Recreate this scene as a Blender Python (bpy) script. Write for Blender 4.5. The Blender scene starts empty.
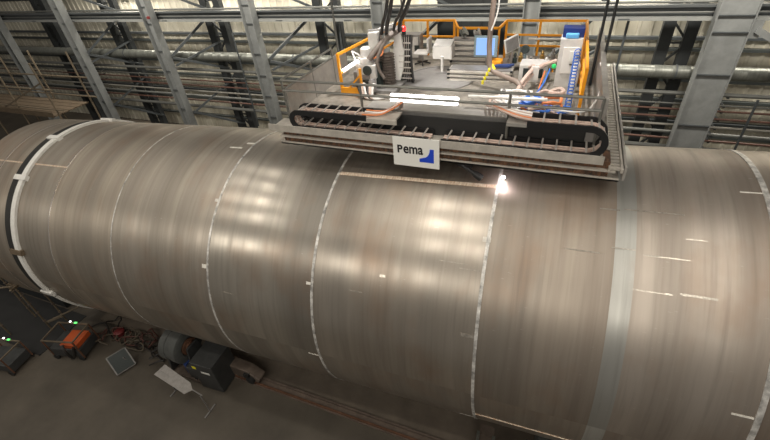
import bpy, bmesh, math, random
from mathutils import Matrix, Vector
random.seed(7)
S = bpy.context.scene
COL = S.collection
PI = math.pi
sin, cos, rad = math.sin, math.cos, math.radians

# ------------------------------------------------------------------ camera
cd = bpy.data.cameras.new('camera'); cam = bpy.data.objects.new('camera', cd); COL.objects.link(cam)
cd.sensor_width = 36; cd.lens = 411.4876 / 770 * 36; cd.clip_end = 300; cd.clip_start = .1
cam.matrix_world = Matrix(((0.92727852, -0.16119102, 0.33789348, -0.25186416),
                           (0.36536604, 0.58642789, -0.72291769, -8.07374205),
                           (-0.08162232, 0.79380085, 0.60267571, 12.77639707),
                           (0, 0, 0, 1)))
S.camera = cam
# ------------------------------------------------------------------ world and light
S.view_settings.view_transform = 'Standard'; S.view_settings.look = 'None'
S.view_settings.gamma = 1; S.view_settings.use_curve_mapping = False
S.view_settings.exposure = 0.06
w = bpy.data.worlds.new('hall_air'); S.world = w; w.use_nodes = True
w.node_tree.nodes['Background'].inputs[0].default_value = (1, .93, .84, 1)
w.node_tree.nodes['Background'].inputs[1].default_value = .125

def area(name, loc, sx, sy, power, col=(1, .93, .82), target=None):
    l = bpy.data.lights.new(name, 'AREA'); l.shape = 'RECTANGLE'; l.size = sx; l.size_y = sy
    l.energy = power; l.color = col
    o = bpy.data.objects.new(name, l); COL.objects.link(o); o.location = loc
    if target is not None:
        o.rotation_euler = (Vector(target) - Vector(loc)).to_track_quat('-Z', 'Y').to_euler()
    return o
for x, ps in ((-24, .35), (-14.2, .9), (-4.2, 1.2), (4.5, 1.15)):
    for y, q in ((1.7, .4), (-1.1, .5), (-4.0, .75), (-7.4, .8)):
        if x > 0: y -= 3.2
        area('highbay_and_fill', (x, y, 16.2), 2.2, .35, 165 * ps * q)
    area('wall_fill', (x, 6.5, 14), 2.4, .8, 750, target=(x, 15, 7))  # unseen lamp added to lift the back wall
    area('highbay_and_fill', (x - 3, -13, 13.5), 3.2, 1.4, 240 * (.75 + .2 * ps), target=(x - 3, -2, 4))  # near row: added fill for the pipe's middle tones, no known fixture

for x, y in ((-4.2, 2.2), (-1.2, 2.2)):          # unseen spots added above the platform to brighten its deck
    l = bpy.data.lights.new('platform_fill', 'SPOT'); l.energy = 780; l.spot_size = rad(62); l.spot_blend = .5; l.shadow_soft_size = .15; l.color = (1, .96, .92)
    o = bpy.data.objects.new('platform_fill', l); COL.objects.link(o); o.location = (x, y - .6, 13.4)
for x in (-28, -19, -12, -5, 2, 9):             # unseen lamps added between columns and sheets to brighten the cladding
    area('cladding_fill', (x, 14.0, 11.2), 4, .4, 430, target=(x, 14.45, 3))

# ------------------------------------------------------------------ materials
MATS = {}
def mat(name, col, rough=.5, metal=0., noise=0., nscale=6., bump=0., emit=None, es=1., col2=None, stretch=None, spec=None):
    m = bpy.data.materials.new(name); m.use_nodes = True; nt = m.node_tree
    b = nt.nodes['Principled BSDF']
    b.inputs['Base Color'].default_value = (*col, 1); b.inputs['Roughness'].default_value = rough
    b.inputs['Metallic'].default_value = metal
    if spec is not None: b.inputs['Specular IOR Level'].default_value = spec
    if noise or col2:
        tc = nt.nodes.new('ShaderNodeTexCoord'); n = nt.nodes.new('ShaderNodeTexNoise')
        n.inputs['Scale'].default_value = nscale; n.inputs['Detail'].default_value = 6; n.inputs['Roughness'].default_value = .65
        if stretch:
            mp = nt.nodes.new('ShaderNodeMapping'); mp.inputs['Scale'].default_value = stretch
            nt.links.new(tc.outputs['Object'], mp.inputs[0]); nt.links.new(mp.outputs[0], n.inputs['Vector'])
        else: nt.links.new(tc.outputs['Object'], n.inputs['Vector'])
        r = nt.nodes.new('ShaderNodeValToRGB')
        c2 = col2 if col2 else tuple(c * (1 - noise) for c in col)
        r.color_ramp.elements[0].position = .33; r.color_ramp.elements[1].position = .67
        r.color_ramp.elements[0].color = (*c2, 1); r.color_ramp.elements[1].color = (*col, 1)
        nt.links.new(n.outputs['Fac'], r.inputs[0]); nt.links.new(r.outputs[0], b.inputs['Base Color'])
        if bump:
            bp = nt.nodes.new('ShaderNodeBump'); bp.inputs['Strength'].default_value = bump; bp.inputs['Distance'].default_value = .02
            nt.links.new(n.outputs['Fac'], bp.inputs['Height']); nt.links.new(bp.outputs[0], b.inputs['Normal'])
    if emit:
        b.inputs['Emission Color'].default_value = (*emit, 1); b.inputs['Emission Strength'].default_value = es
    MATS[name] = m
    return m

mat('column_paint', (.25, .262, .26), .45, 0, .25, 2)
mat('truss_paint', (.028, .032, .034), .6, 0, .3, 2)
mat('brace_paint', (.075, .085, .09), .5, 0, .3, 2)
mat('beam_dark', (.10, .11, .115), .5, 0, .4, 1.5, stretch=(.3, 1, 3))
mat('beam_pale', (.3, .31, .3), .5, 0, .2, 2)
mat('girt_dark', (.06, .07, .068), .6, 0, .3, 1)
mat('duct_steel', (.24, .25, .225), .42, .5, .35, 3, stretch=(6, 1, 1))
mat('pipe_grey', (.16, .165, .155), .5, .2, .3, 2)
mat('pipe_brown', (.12, .06, .045), .5, .1, .3, 2)
mat('pipe_pale', (.3, .29, .26), .45, .2, .3, 2)
mat('scaffold_tube', (.25, .2, .14), .5, .3, .4, 3)
mat('wood_plank', (.17, .125, .08), .8, 0, .45, 3, stretch=(1, 8, 8))
mat('grey_frame', (.42, .4, .37), .42, .35, .25, 4)
mat('pale_frame', (.6, .56, .5), .4, .3, .25, 5)
mat('rail_grey', (.22, .22, .2), .4, .5, .2, 5)
mat('deck_plate', (.33, .3, .255), .55, .2, .45, 5)
mat('rusty_layer', (.24, .12, .065), .65, .3, .75, 9, col2=(.03, .028, .026), stretch=(2, 1, 1))
mat('chain_black', (.012, .012, .013), .42)
mat('chain_rung', (.62, .58, .54), .35, .5)
mat('yellow_paint', (.9, .36, .015), .4, 0, .12, 8)
mat('white_paint', (.78, .76, .72), .4, 0, .1, 4)
mat('machine_white', (.68, .66, .63), .4, .1, .15, 6)
mat('machine_grey', (.3, .29, .28), .45, .3, .2, 6)
mat('black_rubber', (.02, .02, .02), .6)
mat('hose_grey', (.17, .14, .12), .55, 0, .2, 10)
mat('hose_pink', (.62, .47, .4), .5, 0, .15, 10)
mat('hose_orange', (.7, .22, .07), .5)
mat('hose_white', (.85, .83, .8), .4)
mat('hose_blue', (.04, .17, .62), .4)
mat('hose_black', (.025, .022, .02), .45)
mat('navy_plastic', (.012, .03, .16), .4)
mat('blue_cover', (.12, .4, .75), .5)
mat('sign_white', (.8, .8, .76), .45)
mat('sign_black', (.012, .012, .014), .5)
mat('sign_blue', (.012, .06, .55), .45)
mat('weld_bright', (.88, .86, .82), .38, .4, .72, 5, bump=.4)
mat('red_lens', (.9, .02, .02), .3, emit=(1, .03, .03), es=1.6)
mat('green_lens', (.03, .6, .15), .3, emit=(.1, 1, .3), es=.12)
mat('lime_lens', (.05, .6, .1), .3, emit=(.15, 1, .2), es=1.5)
mat('tube_light', (1, 1, 1), .3, emit=(1, .97, .95), es=6)
mat('tube_soft', (1, 1, 1), .3, emit=(1, .97, .95), es=4)
mat('arc_light', (1, 1, 1), .3, emit=(1, .93, .95), es=25)
mat('screen_frame', (.2, .27, .29), .4)
mat('tape_yellow', (.85, .75, .03), .5)
mat('brass', (.6, .4, .15), .35, .9)
mat('floor_machine', (.06, .062, .062), .5, .1, .3, 4)
mat('machine_orange', (.55, .1, .025), .5, emit=None)
mat('dark_panel', (.03, .04, .038), .35)
mat('paper', (.36, .34, .32), .7, 0, .25, 9)
mat('dark_blue', (.03, .06, .2), .5)
mat('roller_rubber', (.1, .105, .1), .6, 0, .3, 5)
mat('roller_rust', (.2, .1, .06), .6, .2, .4, 5)
mat('floor_steel', (.2, .155, .125), .55, .2, .4, 3)
mat('chalk', (.8, .77, .7), .6, 0, .3, 14)
mat('bright_scratch', (.62, .57, .5), .3, .7, .5, 14)
mat('rust_line', (.5, .3, .18), .5, .3, .5, 6, col2=(.85, .78, .66), stretch=(5, 1, 1))
mat('concrete_strip', (.165, .135, .105), .8, 0, .3, 1.5)
mat('hose_tan', (.1, .08, .055), .6)
mat('hose_rust', (.09, .035, .025), .6)
mat('white_band', (.82, .81, .77), .5, 0, .14, 9)
mat('dark_band', (.035, .035, .033), .5, .3, .4, 5)

def screen_mat():
    m = bpy.data.materials.new('screen_glow'); m.use_nodes = True; nt = m.node_tree; b = nt.nodes['Principled BSDF']
    tc = nt.nodes.new('ShaderNodeTexCoord'); br = nt.nodes.new('ShaderNodeTexBrick')
    nt.links.new(tc.outputs['Generated'], br.inputs['Vector'])
    br.inputs['Color1'].default_value = (.45, .68, 1, 1); br.inputs['Color2'].default_value = (.95, .98, 1, 1); br.inputs['Mortar'].default_value = (.25, .45, .9, 1)
    br.inputs['Scale'].default_value = 3; br.inputs['Brick Width'].default_value = .9; br.inputs['Row Height'].default_value = .8; br.inputs['Mortar Size'].default_value = .04
    nt.links.new(br.outputs['Color'], b.inputs['Emission Color']); b.inputs['Emission Strength'].default_value = 1.15
    b.inputs['Base Color'].default_value = (.02, .03, .05, 1); MATS['screen_glow'] = m
screen_mat()

def floor_shading():
    m = mat('floor_concrete', (.118, .1, .078), .5, 0, .4, .45); nt = m.node_tree; b = nt.nodes['Principled BSDF']
    n = nt.nodes.new('ShaderNodeTexNoise'); n.inputs['Scale'].default_value = 2.2; n.inputs['Detail'].default_value = 8
    r = nt.nodes.new('ShaderNodeMapRange'); r.inputs[3].default_value = .45; r.inputs[4].default_value = .8
    nt.links.new(n.outputs['Fac'], r.inputs[0]); nt.links.new(r.outputs[0], b.inputs['Roughness'])
floor_shading()

def wall_mat():
    m = bpy.data.materials.new('cladding'); m.use_nodes = True; nt = m.node_tree; b = nt.nodes['Principled BSDF']
    tc = nt.nodes.new('ShaderNodeTexCoord'); mp = nt.nodes.new('ShaderNodeMapping'); mp.inputs['Scale'].default_value = (1.2, 1, .35)
    n = nt.nodes.new('ShaderNodeTexNoise'); n.inputs['Scale'].default_value = 1.0; n.inputs['Detail'].default_value = 7
    nt.links.new(tc.outputs['Object'], mp.inputs[0]); nt.links.new(mp.outputs[0], n.inputs['Vector'])
    r = nt.nodes.new('ShaderNodeValToRGB'); r.color_ramp.elements[0].position = .3; r.color_ramp.elements[1].position = .7
    r.color_ramp.elements[0].color = (.46, .43, .34, 1); r.color_ramp.elements[1].color = (.74, .71, .6, 1)
    nt.links.new(n.outputs['Fac'], r.inputs[0])
    # translucent strips between sheets
    sx = nt.nodes.new('ShaderNodeSeparateXYZ'); nt.links.new(tc.outputs['Object'], sx.inputs[0])
    nt.links.new(r.outputs[0], b.inputs['Base Color']); b.inputs['Roughness'].default_value = .6
    MATS['cladding'] = m
wall_mat()

def steel_mat(name, ca, cb, seed, rough=.47, dark=1.0):
    """rolled plate: mill scale streaks running round the shell, blotches, faint lengthwise scratches (UV in metres: u along, v round)"""
    m = bpy.data.materials.new(name); m.use_nodes = True; nt = m.node_tree; b = nt.nodes['Principled BSDF']; L = nt.links.new
    uv = nt.nodes.new('ShaderNodeUVMap'); uv.uv_map = 'metres'
    def noise(sc, scale, det=5, ro=.6):
        mp = nt.nodes.new('ShaderNodeMapping'); mp.inputs['Scale'].default_value = (*sc, 1); mp.inputs['Location'].default_value = (seed * 3.7, seed * 1.9, 0)
        n = nt.nodes.new('ShaderNodeTexNoise'); n.inputs['Scale'].default_value = scale; n.inputs['Detail'].default_value = det; n.inputs['Roughness'].default_value = ro
        L(uv.outputs[0], mp.inputs[0]); L(mp.outputs[0], n.inputs['Vector']); return n.outputs['Fac']
    streak = noise((1, .035), 1.5, 5, .55); blotch = noise((1, .6), .8, 4); fine = noise((1, .04), 11, 3)
    scr = noise((.18, 1), 34, 2)
    def mix(a, b_, f, t='MIX'):
        x = nt.nodes.new('ShaderNodeMix'); x.data_type = 'RGBA'; x.blend_type = t
        for v, s in ((f, x.inputs[0]), (a, x.inputs[6]), (b_, x.inputs[7])):
            if isinstance(v, (int, float)): s.default_value = v
            elif isinstance(v, tuple): s.default_value = (*v, 1)
            else: L(v, s)
        return x.outputs[2]
    def ramp(v, p0, p1, o0=0, o1=1):
        r = nt.nodes.new('ShaderNodeMapRange'); r.inputs[1].default_value = p0; r.inputs[2].default_value = p1
        r.inputs[3].default_value = o0; r.inputs[4].default_value = o1; L(v, r.inputs[0]); return r.outputs[0]
    c = mix(ca, cb, ramp(streak, .36, .64))
    broad = noise((1, .02), .55, 2)
    c = mix(c, (.2, .185, .165), ramp(broad, .5, .72, 0, .6))
    c = mix(c, (.36 * dark, .24 * dark, .165 * dark), ramp(blotch, .5, .75, 0, .55))
    c = mix(c, (.14, .12, .105), ramp(fine, .5, .8, 0, .3))
    c = mix(c, (.72, .68, .62), ramp(scr, .70, .76, 0, .35))
    L(c, b.inputs['Base Color'])
    b.inputs['Metallic'].default_value = .78
    L(ramp(streak, .3, .7, rough - .07, rough + .12), b.inputs['Roughness'])
    b.inputs['Anisotropic'].default_value = .45
    tg = nt.nodes.new('ShaderNodeTangent'); tg.direction_type = 'UV_MAP'; tg.uv_map = 'metres'; L(tg.outputs[0], b.inputs['Tangent'])
    bp = nt.nodes.new('ShaderNodeBump'); bp.inputs['Strength'].default_value = .1; bp.inputs['Distance'].default_value = .01
    L(streak, bp.inputs['Height']); L(bp.outputs[0], b.inputs['Normal'])
    MATS[name] = m
A_, B_ = (.5, .44, .365), (.31, .27, .225)
steel_mat('plate_a', A_, B_, 1); steel_mat('plate_b', (.47, .42, .36), (.29, .26, .22), 2, .45)
steel_mat('plate_c', (.5, .46, .4), (.33, .3, .26), 3, .34); steel_mat('plate_d', (.5, .45, .39), (.34, .3, .255), 4, .34)
steel_mat('plate_e', (.5, .44, .37), (.34, .29, .245), 5, .48); steel_mat('plate_f', (.54, .48, .42), (.37, .32, .275), 6, .48)
steel_mat('plate_ground', (.74, .75, .71), (.58, .58, .55), 7, .42)
steel_mat('weld_bead', (.85, .83, .8), (.55, .45, .36), 9, .26)

# ------------------------------------------------------------------ mesh helpers
class MB:
    def __init__(s): s.bm = bmesh.new()
    def box(s, x0, x1, y0, y1, z0, z1, m=None):
        vs = [s.bm.verts.new((x, y, z)) for x in (x0, x1) for y in (y0, y1) for z in (z0, z1)]
        if m is not None:
            for v in vs: v.co = m @ v.co
        for f in ((0, 1, 3, 2), (4, 6, 7, 5), (0, 4, 5, 1), (2, 3, 7, 6), (0, 2, 6, 4), (1, 5, 7, 3)):
            s.bm.faces.new([vs[i] for i in f])
        return s
    def cbox(s, c, d, m=None):
        return s.box(c[0] - d[0] / 2, c[0] + d[0] / 2, c[1] - d[1] / 2, c[1] + d[1] / 2, c[2] - d[2] / 2, c[2] + d[2] / 2, m)
    def bar(s, p, q, w=.05, h=None):
        p, q = Vector(p), Vector(q); h = h or w; d = q - p
        m = Matrix.Translation(p) @ d.to_track_quat('Z', 'Y').to_matrix().to_4x4()
        return s.box(-w / 2, w / 2, -h / 2, h / 2, 0, d.length, m)
    def tube(s, pts, r, n=8, cap=True, rings=None):
        pts = [Vector(p) for p in pts]; prev = None; k = len(pts); nrm = None
        for i, p in enumerate(pts):
            t = (pts[min(i + 1, k - 1)] - pts[max(i - 1, 0)]).normalized()
            if nrm is None:
                nrm = t.orthogonal().normalized()
            else:
                nrm = (nrm - t * nrm.dot(t)).normalized()
            bi = t.cross(nrm); rr = rings[i] if rings else r
            ring = [s.bm.verts.new(p + nrm * (rr * cos(2 * PI * j / n)) + bi * (rr * sin(2 * PI * j / n))) for j in range(n)]
            if prev:
                for j in range(n): s.bm.faces.new((prev[j], prev[(j + 1) % n], ring[(j + 1) % n], ring[j]))
            elif cap: s.bm.faces.new(ring[::-1])
            prev = ring
        if cap: s.bm.faces.new(prev)
        return s
    def smooth_tube(s, pts, r, n=8, sub=6):
        return s.tube(catmull(pts, sub), r, n)
    def lathe(s, prof, m=None, n=24):
        """profile of (radius, height) turned round local z"""
        rows = []
        for rr, z in prof:
            row = [s.bm.verts.new((rr * cos(2 * PI * j / n), rr * sin(2 * PI * j / n), z)) for j in range(n)]
            if m is not None:
                for v in row: v.co = m @ v.co
            rows.append(row)
        for a, b in zip(rows, rows[1:]):
            for j in range(n): s.bm.faces.new((a[j], a[(j + 1) % n], b[(j + 1) % n], b[j]))
        s.bm.faces.new(rows[0][::-1]); s.bm.faces.new(rows[-1]); return s
    def prism(s, poly, m, t):
        """flat polygon in local xy extruded by t along local z"""
        a = [s.bm.verts.new(m @ Vector((x, y, 0))) for x, y in poly]; b = [s.bm.verts.new(m @ Vector((x, y, t))) for x, y in poly]
        s.bm.faces.new(a[::-1]); s.bm.faces.new(b); k = len(a)
        for i in range(k): s.bm.faces.new((a[i], a[(i + 1) % k], b[(i + 1) % k], b[i]))
        return s
    def build(s, name, material, parent=None, smooth=False, bevel=0.):
        bmesh.ops.recalc_face_normals(s.bm, faces=s.bm.faces[:])
        me = bpy.data.meshes.new(name); s.bm.to_mesh(me); s.bm.free()
        me.materials.append(MATS[material] if isinstance(material, str) else material)
        if smooth:
            for p in me.polygons: p.use_smooth = True
            me.set_sharp_from_angle(angle=rad(40))
        o = bpy.data.objects.new(name, me); COL.objects.link(o)
        if parent is not None: o.parent = parent; o.matrix_parent_inverse = parent.matrix_basis.inverted() if parent.get('world_parts') else Matrix()
        if bevel:
            b = o.modifiers.new('bevel', 'BEVEL'); b.width = bevel; b.segments = 2; b.limit_method = 'ANGLE'
        return o
def catmull(pts, sub=6):
    P = [Vector(p) for p in pts]; out = []
    for i in range(len(P) - 1):
        a, b, c, d = P[max(i - 1, 0)], P[i], P[i + 1], P[min(i + 2, len(P) - 1)]
        for k in range(sub):
            t = k / sub
            out.append(.5 * ((2 * b) + (c - a) * t + (2 * a - 5 * b + 4 * c - d) * t * t + (3 * b - a - 3 * c + d) * t ** 3))
    out.append(P[-1]); return out
def thing(name, label, cat, loc, group=None, mat4=None):
    """Empty at the base; parts are authored in world metres and parented keeping their place"""
    o = bpy.data.objects.new(name, None); COL.objects.link(o); o.empty_display_size = .2
    o.matrix_basis = mat4 if mat4 is not None else Matrix.Translation(loc)
    o['label'] = label; o['category'] = cat
    if group: o['group'] = group
    if mat4 is None: o['world_parts'] = True
    return o
def tag(o, label, cat, group=None):
    o['label'] = label; o['category'] = cat
    if group: o['group'] = group
    return o
def struct(o): o['kind'] = 'structure'; return o
ORD = ('first', 'second', 'third', 'fourth', 'fifth', 'sixth', 'seventh', 'eighth', 'ninth', 'tenth')
def finish_things():
    for o in COL.objects:
        if 'world_parts' in o: del o['world_parts']

# ------------------------------------------------------------------ the setting
struct(MB().box(-60, 22, -16, 16, -.3, 0).build('floor', 'floor_concrete'))
# ribbed cladding sheet
bw = MB(); xs = []; x = -60.0; bw_pts = []
while x < 22:
    bw_pts += [(x, 15.0), (x + .16, 15.0), (x + .2, 14.955), (x + .3, 14.955), (x + .34, 15.0)]; x += .5
bot = [bw.bm.verts.new((p[0], p[1], 0)) for p in bw_pts]; top = [bw.bm.verts.new((p[0], p[1], 12)) for p in bw_pts]
for i in range(len(bot) - 1): bw.bm.faces.new((bot[i], bot[i + 1], top[i + 1], top[i]))
struct(bw.build('wall_back', 'cladding'))
n = 1
for z, h, mt in ((8.15, .28, 'girt_dark'), (7.1, .1, 'brace_paint'), (6.62, .12, 'girt_dark'), (5.25, .16, 'girt_dark'), (4.3, .14, 'girt_dark'), (3.2, .1, 'brace_paint'), (2.55, .16, 'girt_dark'), (1.2, .16, 'girt_dark'), (9.6, .3, 'girt_dark')):
    b = MB().box(-60, 22, 14.74, 14.93, z, z + .03).box(-60, 22, 14.9, 14.95, z - h, z + .03).box(-60, 22, 14.74, 14.77, z - .1, z)
    struct(b.build('trim_%d' % n, mt)); n += 1
# concrete plinth and rail track along the floor
pl = MB().box(-16.5, 22, -2.42, 3.2, .001, .06); struct(pl.build('trim_%d' % n, 'concrete_strip')); n += 1

# steel columns of the hall
def column(x, label, W=.3, zs=(1.6, 3.2, 4.5, 5.7, 6.9, 8.45, 9.35), grp='steel columns along the back wall'):
    t = thing('steel_column', label, 'column', (x, 11.25, 0), grp)
    for sgn in (-1, 1): MB().box(x + sgn * W - .02, x + sgn * W + .02, 11.0, 11.5, 0, 12).build('flange', 'column_paint', t)
    MB().box(x - W, x + W, 11.23 if W < .5 else 11.1, 11.26 if W < .5 else 11.13, 0, 12).build('web', 'column_paint', t)
    for z in zs: MB().box(x - W + .02, x + W - .02, 11.0 if W > .5 else 11.15, 11.23, z, z + .03).build('stiffener', 'brace_paint', t)
    return t
cl = ['leftmost grey steel column, half lost in shade above the pipe end', 'grey steel column second from the left behind the pipe',
      'grey steel column with a small red lamp where it meets the crane beam', 'grey steel column just left of the welding platform',
      'grey steel column behind the left end of the platform railing', 'grey steel column behind the white cabinet of the platform',
      'broad grey steel column at right behind the pipe, with stiffener plates']
CX = (-38.0, -30.7, -23.1, -15.9, -8.5, -1.75, 5.15)
for x, l in zip(CX, cl):
    if x > 5: column(x, l, .56, (2.6, 4.62, 6.68, 8.2, 8.76))
    else: column(x, l)
bt = tag(MB().lathe([(.03, -.08), (.09, -.06), (.1, .0), (.09, .06), (.03, .08)], Matrix.Translation((-22.8, 10.93, 8.85)), 16).build('warning_lamp', 'red_lens', smooth=True), 'small red lamp on the third grey column at crane beam height', 'lamp')
MATS['red_dull'] = mat('red_dull', (.16, .02, .02), .5); bt.data.materials[0] = MATS['red_dull']

# crane runway beam
t = thing('crane_beam', 'long horizontal crane beam with pale lower flange crossing the back wall', 'beam', (-18, 11.7, 8.5))
MB().box(-58, 20, 11.52, 11.9, 8.5, 8.62).build('lower_flange', 'beam_pale', t)
MB().box(-58, 20, 11.72, 11.76, 8.6, 8.95).build('web', 'beam_dark', t)
MB().box(-58, 20, 11.55, 11.9, 8.95, 9.02).build('upper_flange', 'beam_dark', t)
MB().tube([(-58, 11.6, 8.78), (20, 11.6, 8.78)], .03).build('conductor_rail', 'pipe_grey', t)
MB().tube([(-58, 11.7, 9.12), (20, 11.7, 9.12)], .05).build('crane_rail', 'pipe_grey', t)
for k in range(11): MB().box(-34.5 + k * 4, -34.1 + k * 4, 11.50, 11.52, 8.54, 8.58).build('flange_slot', 'beam_dark', t)

# dark lattice columns behind
def lattice(x, w, label):
    t = thing('lattice_column', label, 'column', (x, 13.2, 0), 'dark lattice columns by the cladding')
    for sx in (-1, 1):
        MB().box(x + sx * w - .22, x + sx * w + .22, 13.0, 13.35, 0, 12).build('chord', 'truss_paint', t)
    b = MB(); z = .3; s = 1
    while z < 11:
        b.bar((x - s * w, 13.15, z), (x + s * w, 13.15, z + 1.0), .09); b.bar((x - w, 13.15, z + 1), (x + w, 13.15, z + 1), .07); z += 1.0; s = -s
    b.build('lacing', 'truss_paint', t)
lat = ['dark lattice column furthest left above the pipe end', 'dark lattice column second from the left, against the cladding', 'dark lattice column between the two grey columns left of the platform',
       'dark lattice column behind the left end of the platform', 'dark lattice column seen between the platform and the broad right column']
for x, wd, l in zip((-35.5, -28.6, -20.0, -12.3, 4.0), (.45, .5, .5, .55, .42), lat): lattice(x, wd, l)
t = tag(MB().box(-6.3, -3.0, 13.3, 13.4, 5, 12).box(-5.2, -5.12, 13.24, 13.3, 5, 12).box(-4.2, -4.12, 13.24, 13.3, 5, 12).build('dark_sheet', 'truss_paint'), 'tall dark sheet metal panel on the wall behind the monitor', 'panel')
# knee braces
bl = ['left of the second grey column', 'left of the third grey column', 'left of the fourth grey column', 'behind the platform end']
k = 0
for x in CX[1:6]:
    t = thing('diagonal_brace', 'dark steel knee braces fanning out %s' % ['beside the second grey column from the left', 'beside the grey column with the red lamp', 'beside the grey column just left of the platform', 'beside the column behind the left platform railing', 'beside the column behind the white cabinet'][k], 'brace', (x, 12, 5), 'knee braces between the columns')
    MB().bar((x + .5, 11.4, 6.6), (x + 2.5, 13.1, 8.4), .2, .14).build('strut', 'brace_paint', t)
    MB().bar((x + .5, 11.4, 6.5), (x + 3.1, 13.1, 5.4), .16, .12).build('strut', 'brace_paint', t)
    MB().bar((x + .5, 11.4, 6.0), (x + 2.9, 13.1, 7.0), .1, .12).build('strut', 'brace_paint', t)
    MB().bar((x + .5, 11.4, 2.9), (x + 2.9, 13.1, 4.6), .15, .12).build('strut', 'brace_paint', t)
    MB().bar((x + .5, 11.4, 3.0), (x + 3.0, 13.1, 1.6), .13, .12).build('strut', 'brace_paint', t)
    MB().bar((x + .5, 11.4, 10.4), (x + 3.2, 13.1, 8.7), .16, .12).build('strut', 'brace_paint', t)
    k += 1
t = thing('diagonal_brace', 'pale grey brace beside the top of the broad right column', 'brace', (7, 11.3, 8.4), 'knee braces between the columns')
MB().bar((5.9, 11.2, 8.3), (8.8, 11.2, 6.7), .35, .2).build('strut', 'column_paint', t)
MB().cbox((5.85, 11.15, 8.3), (.4, .06, .6)).build('gusset', 'column_paint', t)

# ventilation duct
t = thing('ventilation_duct', 'long round galvanised air duct running across the back wall', 'duct', (-15, 12.5, 6.1))
db = MB(); pts = []; rr = []
x = -58.0
while x < 20: pts += [(x, 12.5, 6.3), (x + .56, 12.5, 6.3), (x + .58, 12.5, 6.3), (x + .62, 12.5, 6.3)]; rr += [.27, .27, .276, .276]; x += .64
db.tube(pts, .27, 20, rings=rr).build('duct_shell', 'duct_steel', t, smooth=True)
for x in (-28, -14.5, -.5, 4.2): MB().lathe([(.3, -.03), (.3, .03)], Matrix.Translation((x, 12.5, 6.3)) @ Matrix.Rotation(PI / 2, 4, 'Y'), 20).build('duct_collar', 'brace_paint', t)

# horizontal pipes
for z, y, r_, mt, l in ((5.5, 12.3, .09, 'pipe_grey', 'thick grey pipe just below the round air duct'), (5.05, 12.3, .035, 'pipe_grey', 'thin grey pipe second below the air duct'),
                        (4.8, 12.3, .045, 'pipe_brown', 'upper one of the brown pipes on the back wall'), (4.45, 12.3, .05, 'pipe_brown', 'lower brown pipe on the back wall'),
                        (4.1, 12.25, .055, 'pipe_pale', 'pale pipe running below the two brown pipes'), (3.75, 12.3, .07, 'pipe_grey', 'grey pipe below the pale pipe on the back wall'),
                        (3.42, 12.35, .05, 'pipe_brown', 'dull brown pipe near the top edge of the big shell'), (3.02, 12.3, .1, 'pipe_grey', 'thick lowest grey pipe just above the big shell')):
    t = thing('wall_pipe', l, 'pipe', (-15, y, z), 'pipes along the back wall')
    MB().tube([(-58, y, z), (20, y, z)], r_).build('pipe_run', mt, t, smooth=True)
    for x in (-31.5, -17.3, -3.2, 6.3): MB().box(x - .04, x + .04, y - r_ - .01, y + .5, z - r_ - .03, z - r_ + .01).build('bracket', 'truss_paint', t)
for i, (x, z0, z1) in enumerate(((7.3, 3.0, 5.4), (1.95, 2.0, 8.5), (-11.2, 3, 8.6), (-18.2, 2, 8.6), (8.6, 2, 6.2))):
    ll = ['thin upright pipe right of the broad grey column', 'thin upright pipe between platform and dark lattice column', 'thin upright pipe beside the dark column left of the platform rail', 'thin upright pipe left of the fourth grey column', 'thin upright pipe nearest the right edge'][i]
    tag(MB().tube([(x, 12.2, z0), (x, 12.2, z1)], .05).build('upright_pipe', 'brace_paint', smooth=True), ll, 'pipe', 'upright pipes on the back wall')

# scaffold behind the open pipe end
t = thing('scaffold_tower', 'brown scaffold with wooden deck behind the open end of the pipe', 'scaffold', (-27, 6, 0))
for x, y in ((-31.5, 5), (-28.5, 5), (-25.2, 5), (-31.5, 7), (-28.5, 7), (-25.2, 7)):
    MB().tube([(x, y, 0), (x, y, 8.0)], .05).build('pole', 'scaffold_tube', t, smooth=True)
for z in (2.5, 5.5, 6.6):
    for y in (5, 7): MB().tube([(-34, y, z), (-24.6, y, z + .05)], .045).build('rail', 'scaffold_tube', t, smooth=True)
MB().bar((-31.5, 5, 4.8), (-25.2, 5, 7.0), .07).build('cross_brace', 'scaffold_tube', t)
for k in range(5): MB().box(-34, -25.6, 5.0 + k * .42, 5.38 + k * .42, 5.12, 5.18).build('plank', 'wood_plank', t)
MB().box(-34, -25.6, 4.9, 4.94, 5.1, 5.4).build('toe_board', 'wood_plank', t)

t = thing('shade_cradle', 'dark cradle shape added as shade on the floor beyond the open pipe end', 'cradle', (-21, 0, 0))
MB().box(-26, -18.6, -2.4, 3, 0, .5).build('base', 'truss_paint', t)  # added dark block in place of the shade beyond the pipe end
tag(MB().box(-28, -17.3, -4.5, -2.45, 0, .02).box(-28, -17.3, -4.5, -4.46, .02, .05).build('floor_shading', 'black_rubber'), 'dark sheet standing in for shade on the floor beneath the lower left scaffold', 'shade sheet')  # black sheet laid on the floor to paint in the shade
for x in (-25.5, -22.3, -19.1): MB().prism([(-2.4, .5), (3, .5), (3, 1.8), (.6, .8), (0, .8), (-2.4, 1.6)], Matrix.Translation((x, 0, 0)) @ Matrix.Rotation(PI / 2, 4, 'Z') @ Matrix.Rotation(PI / 2, 4, 'X'), .12).build('shade_saddle', 'truss_paint', t)

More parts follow.
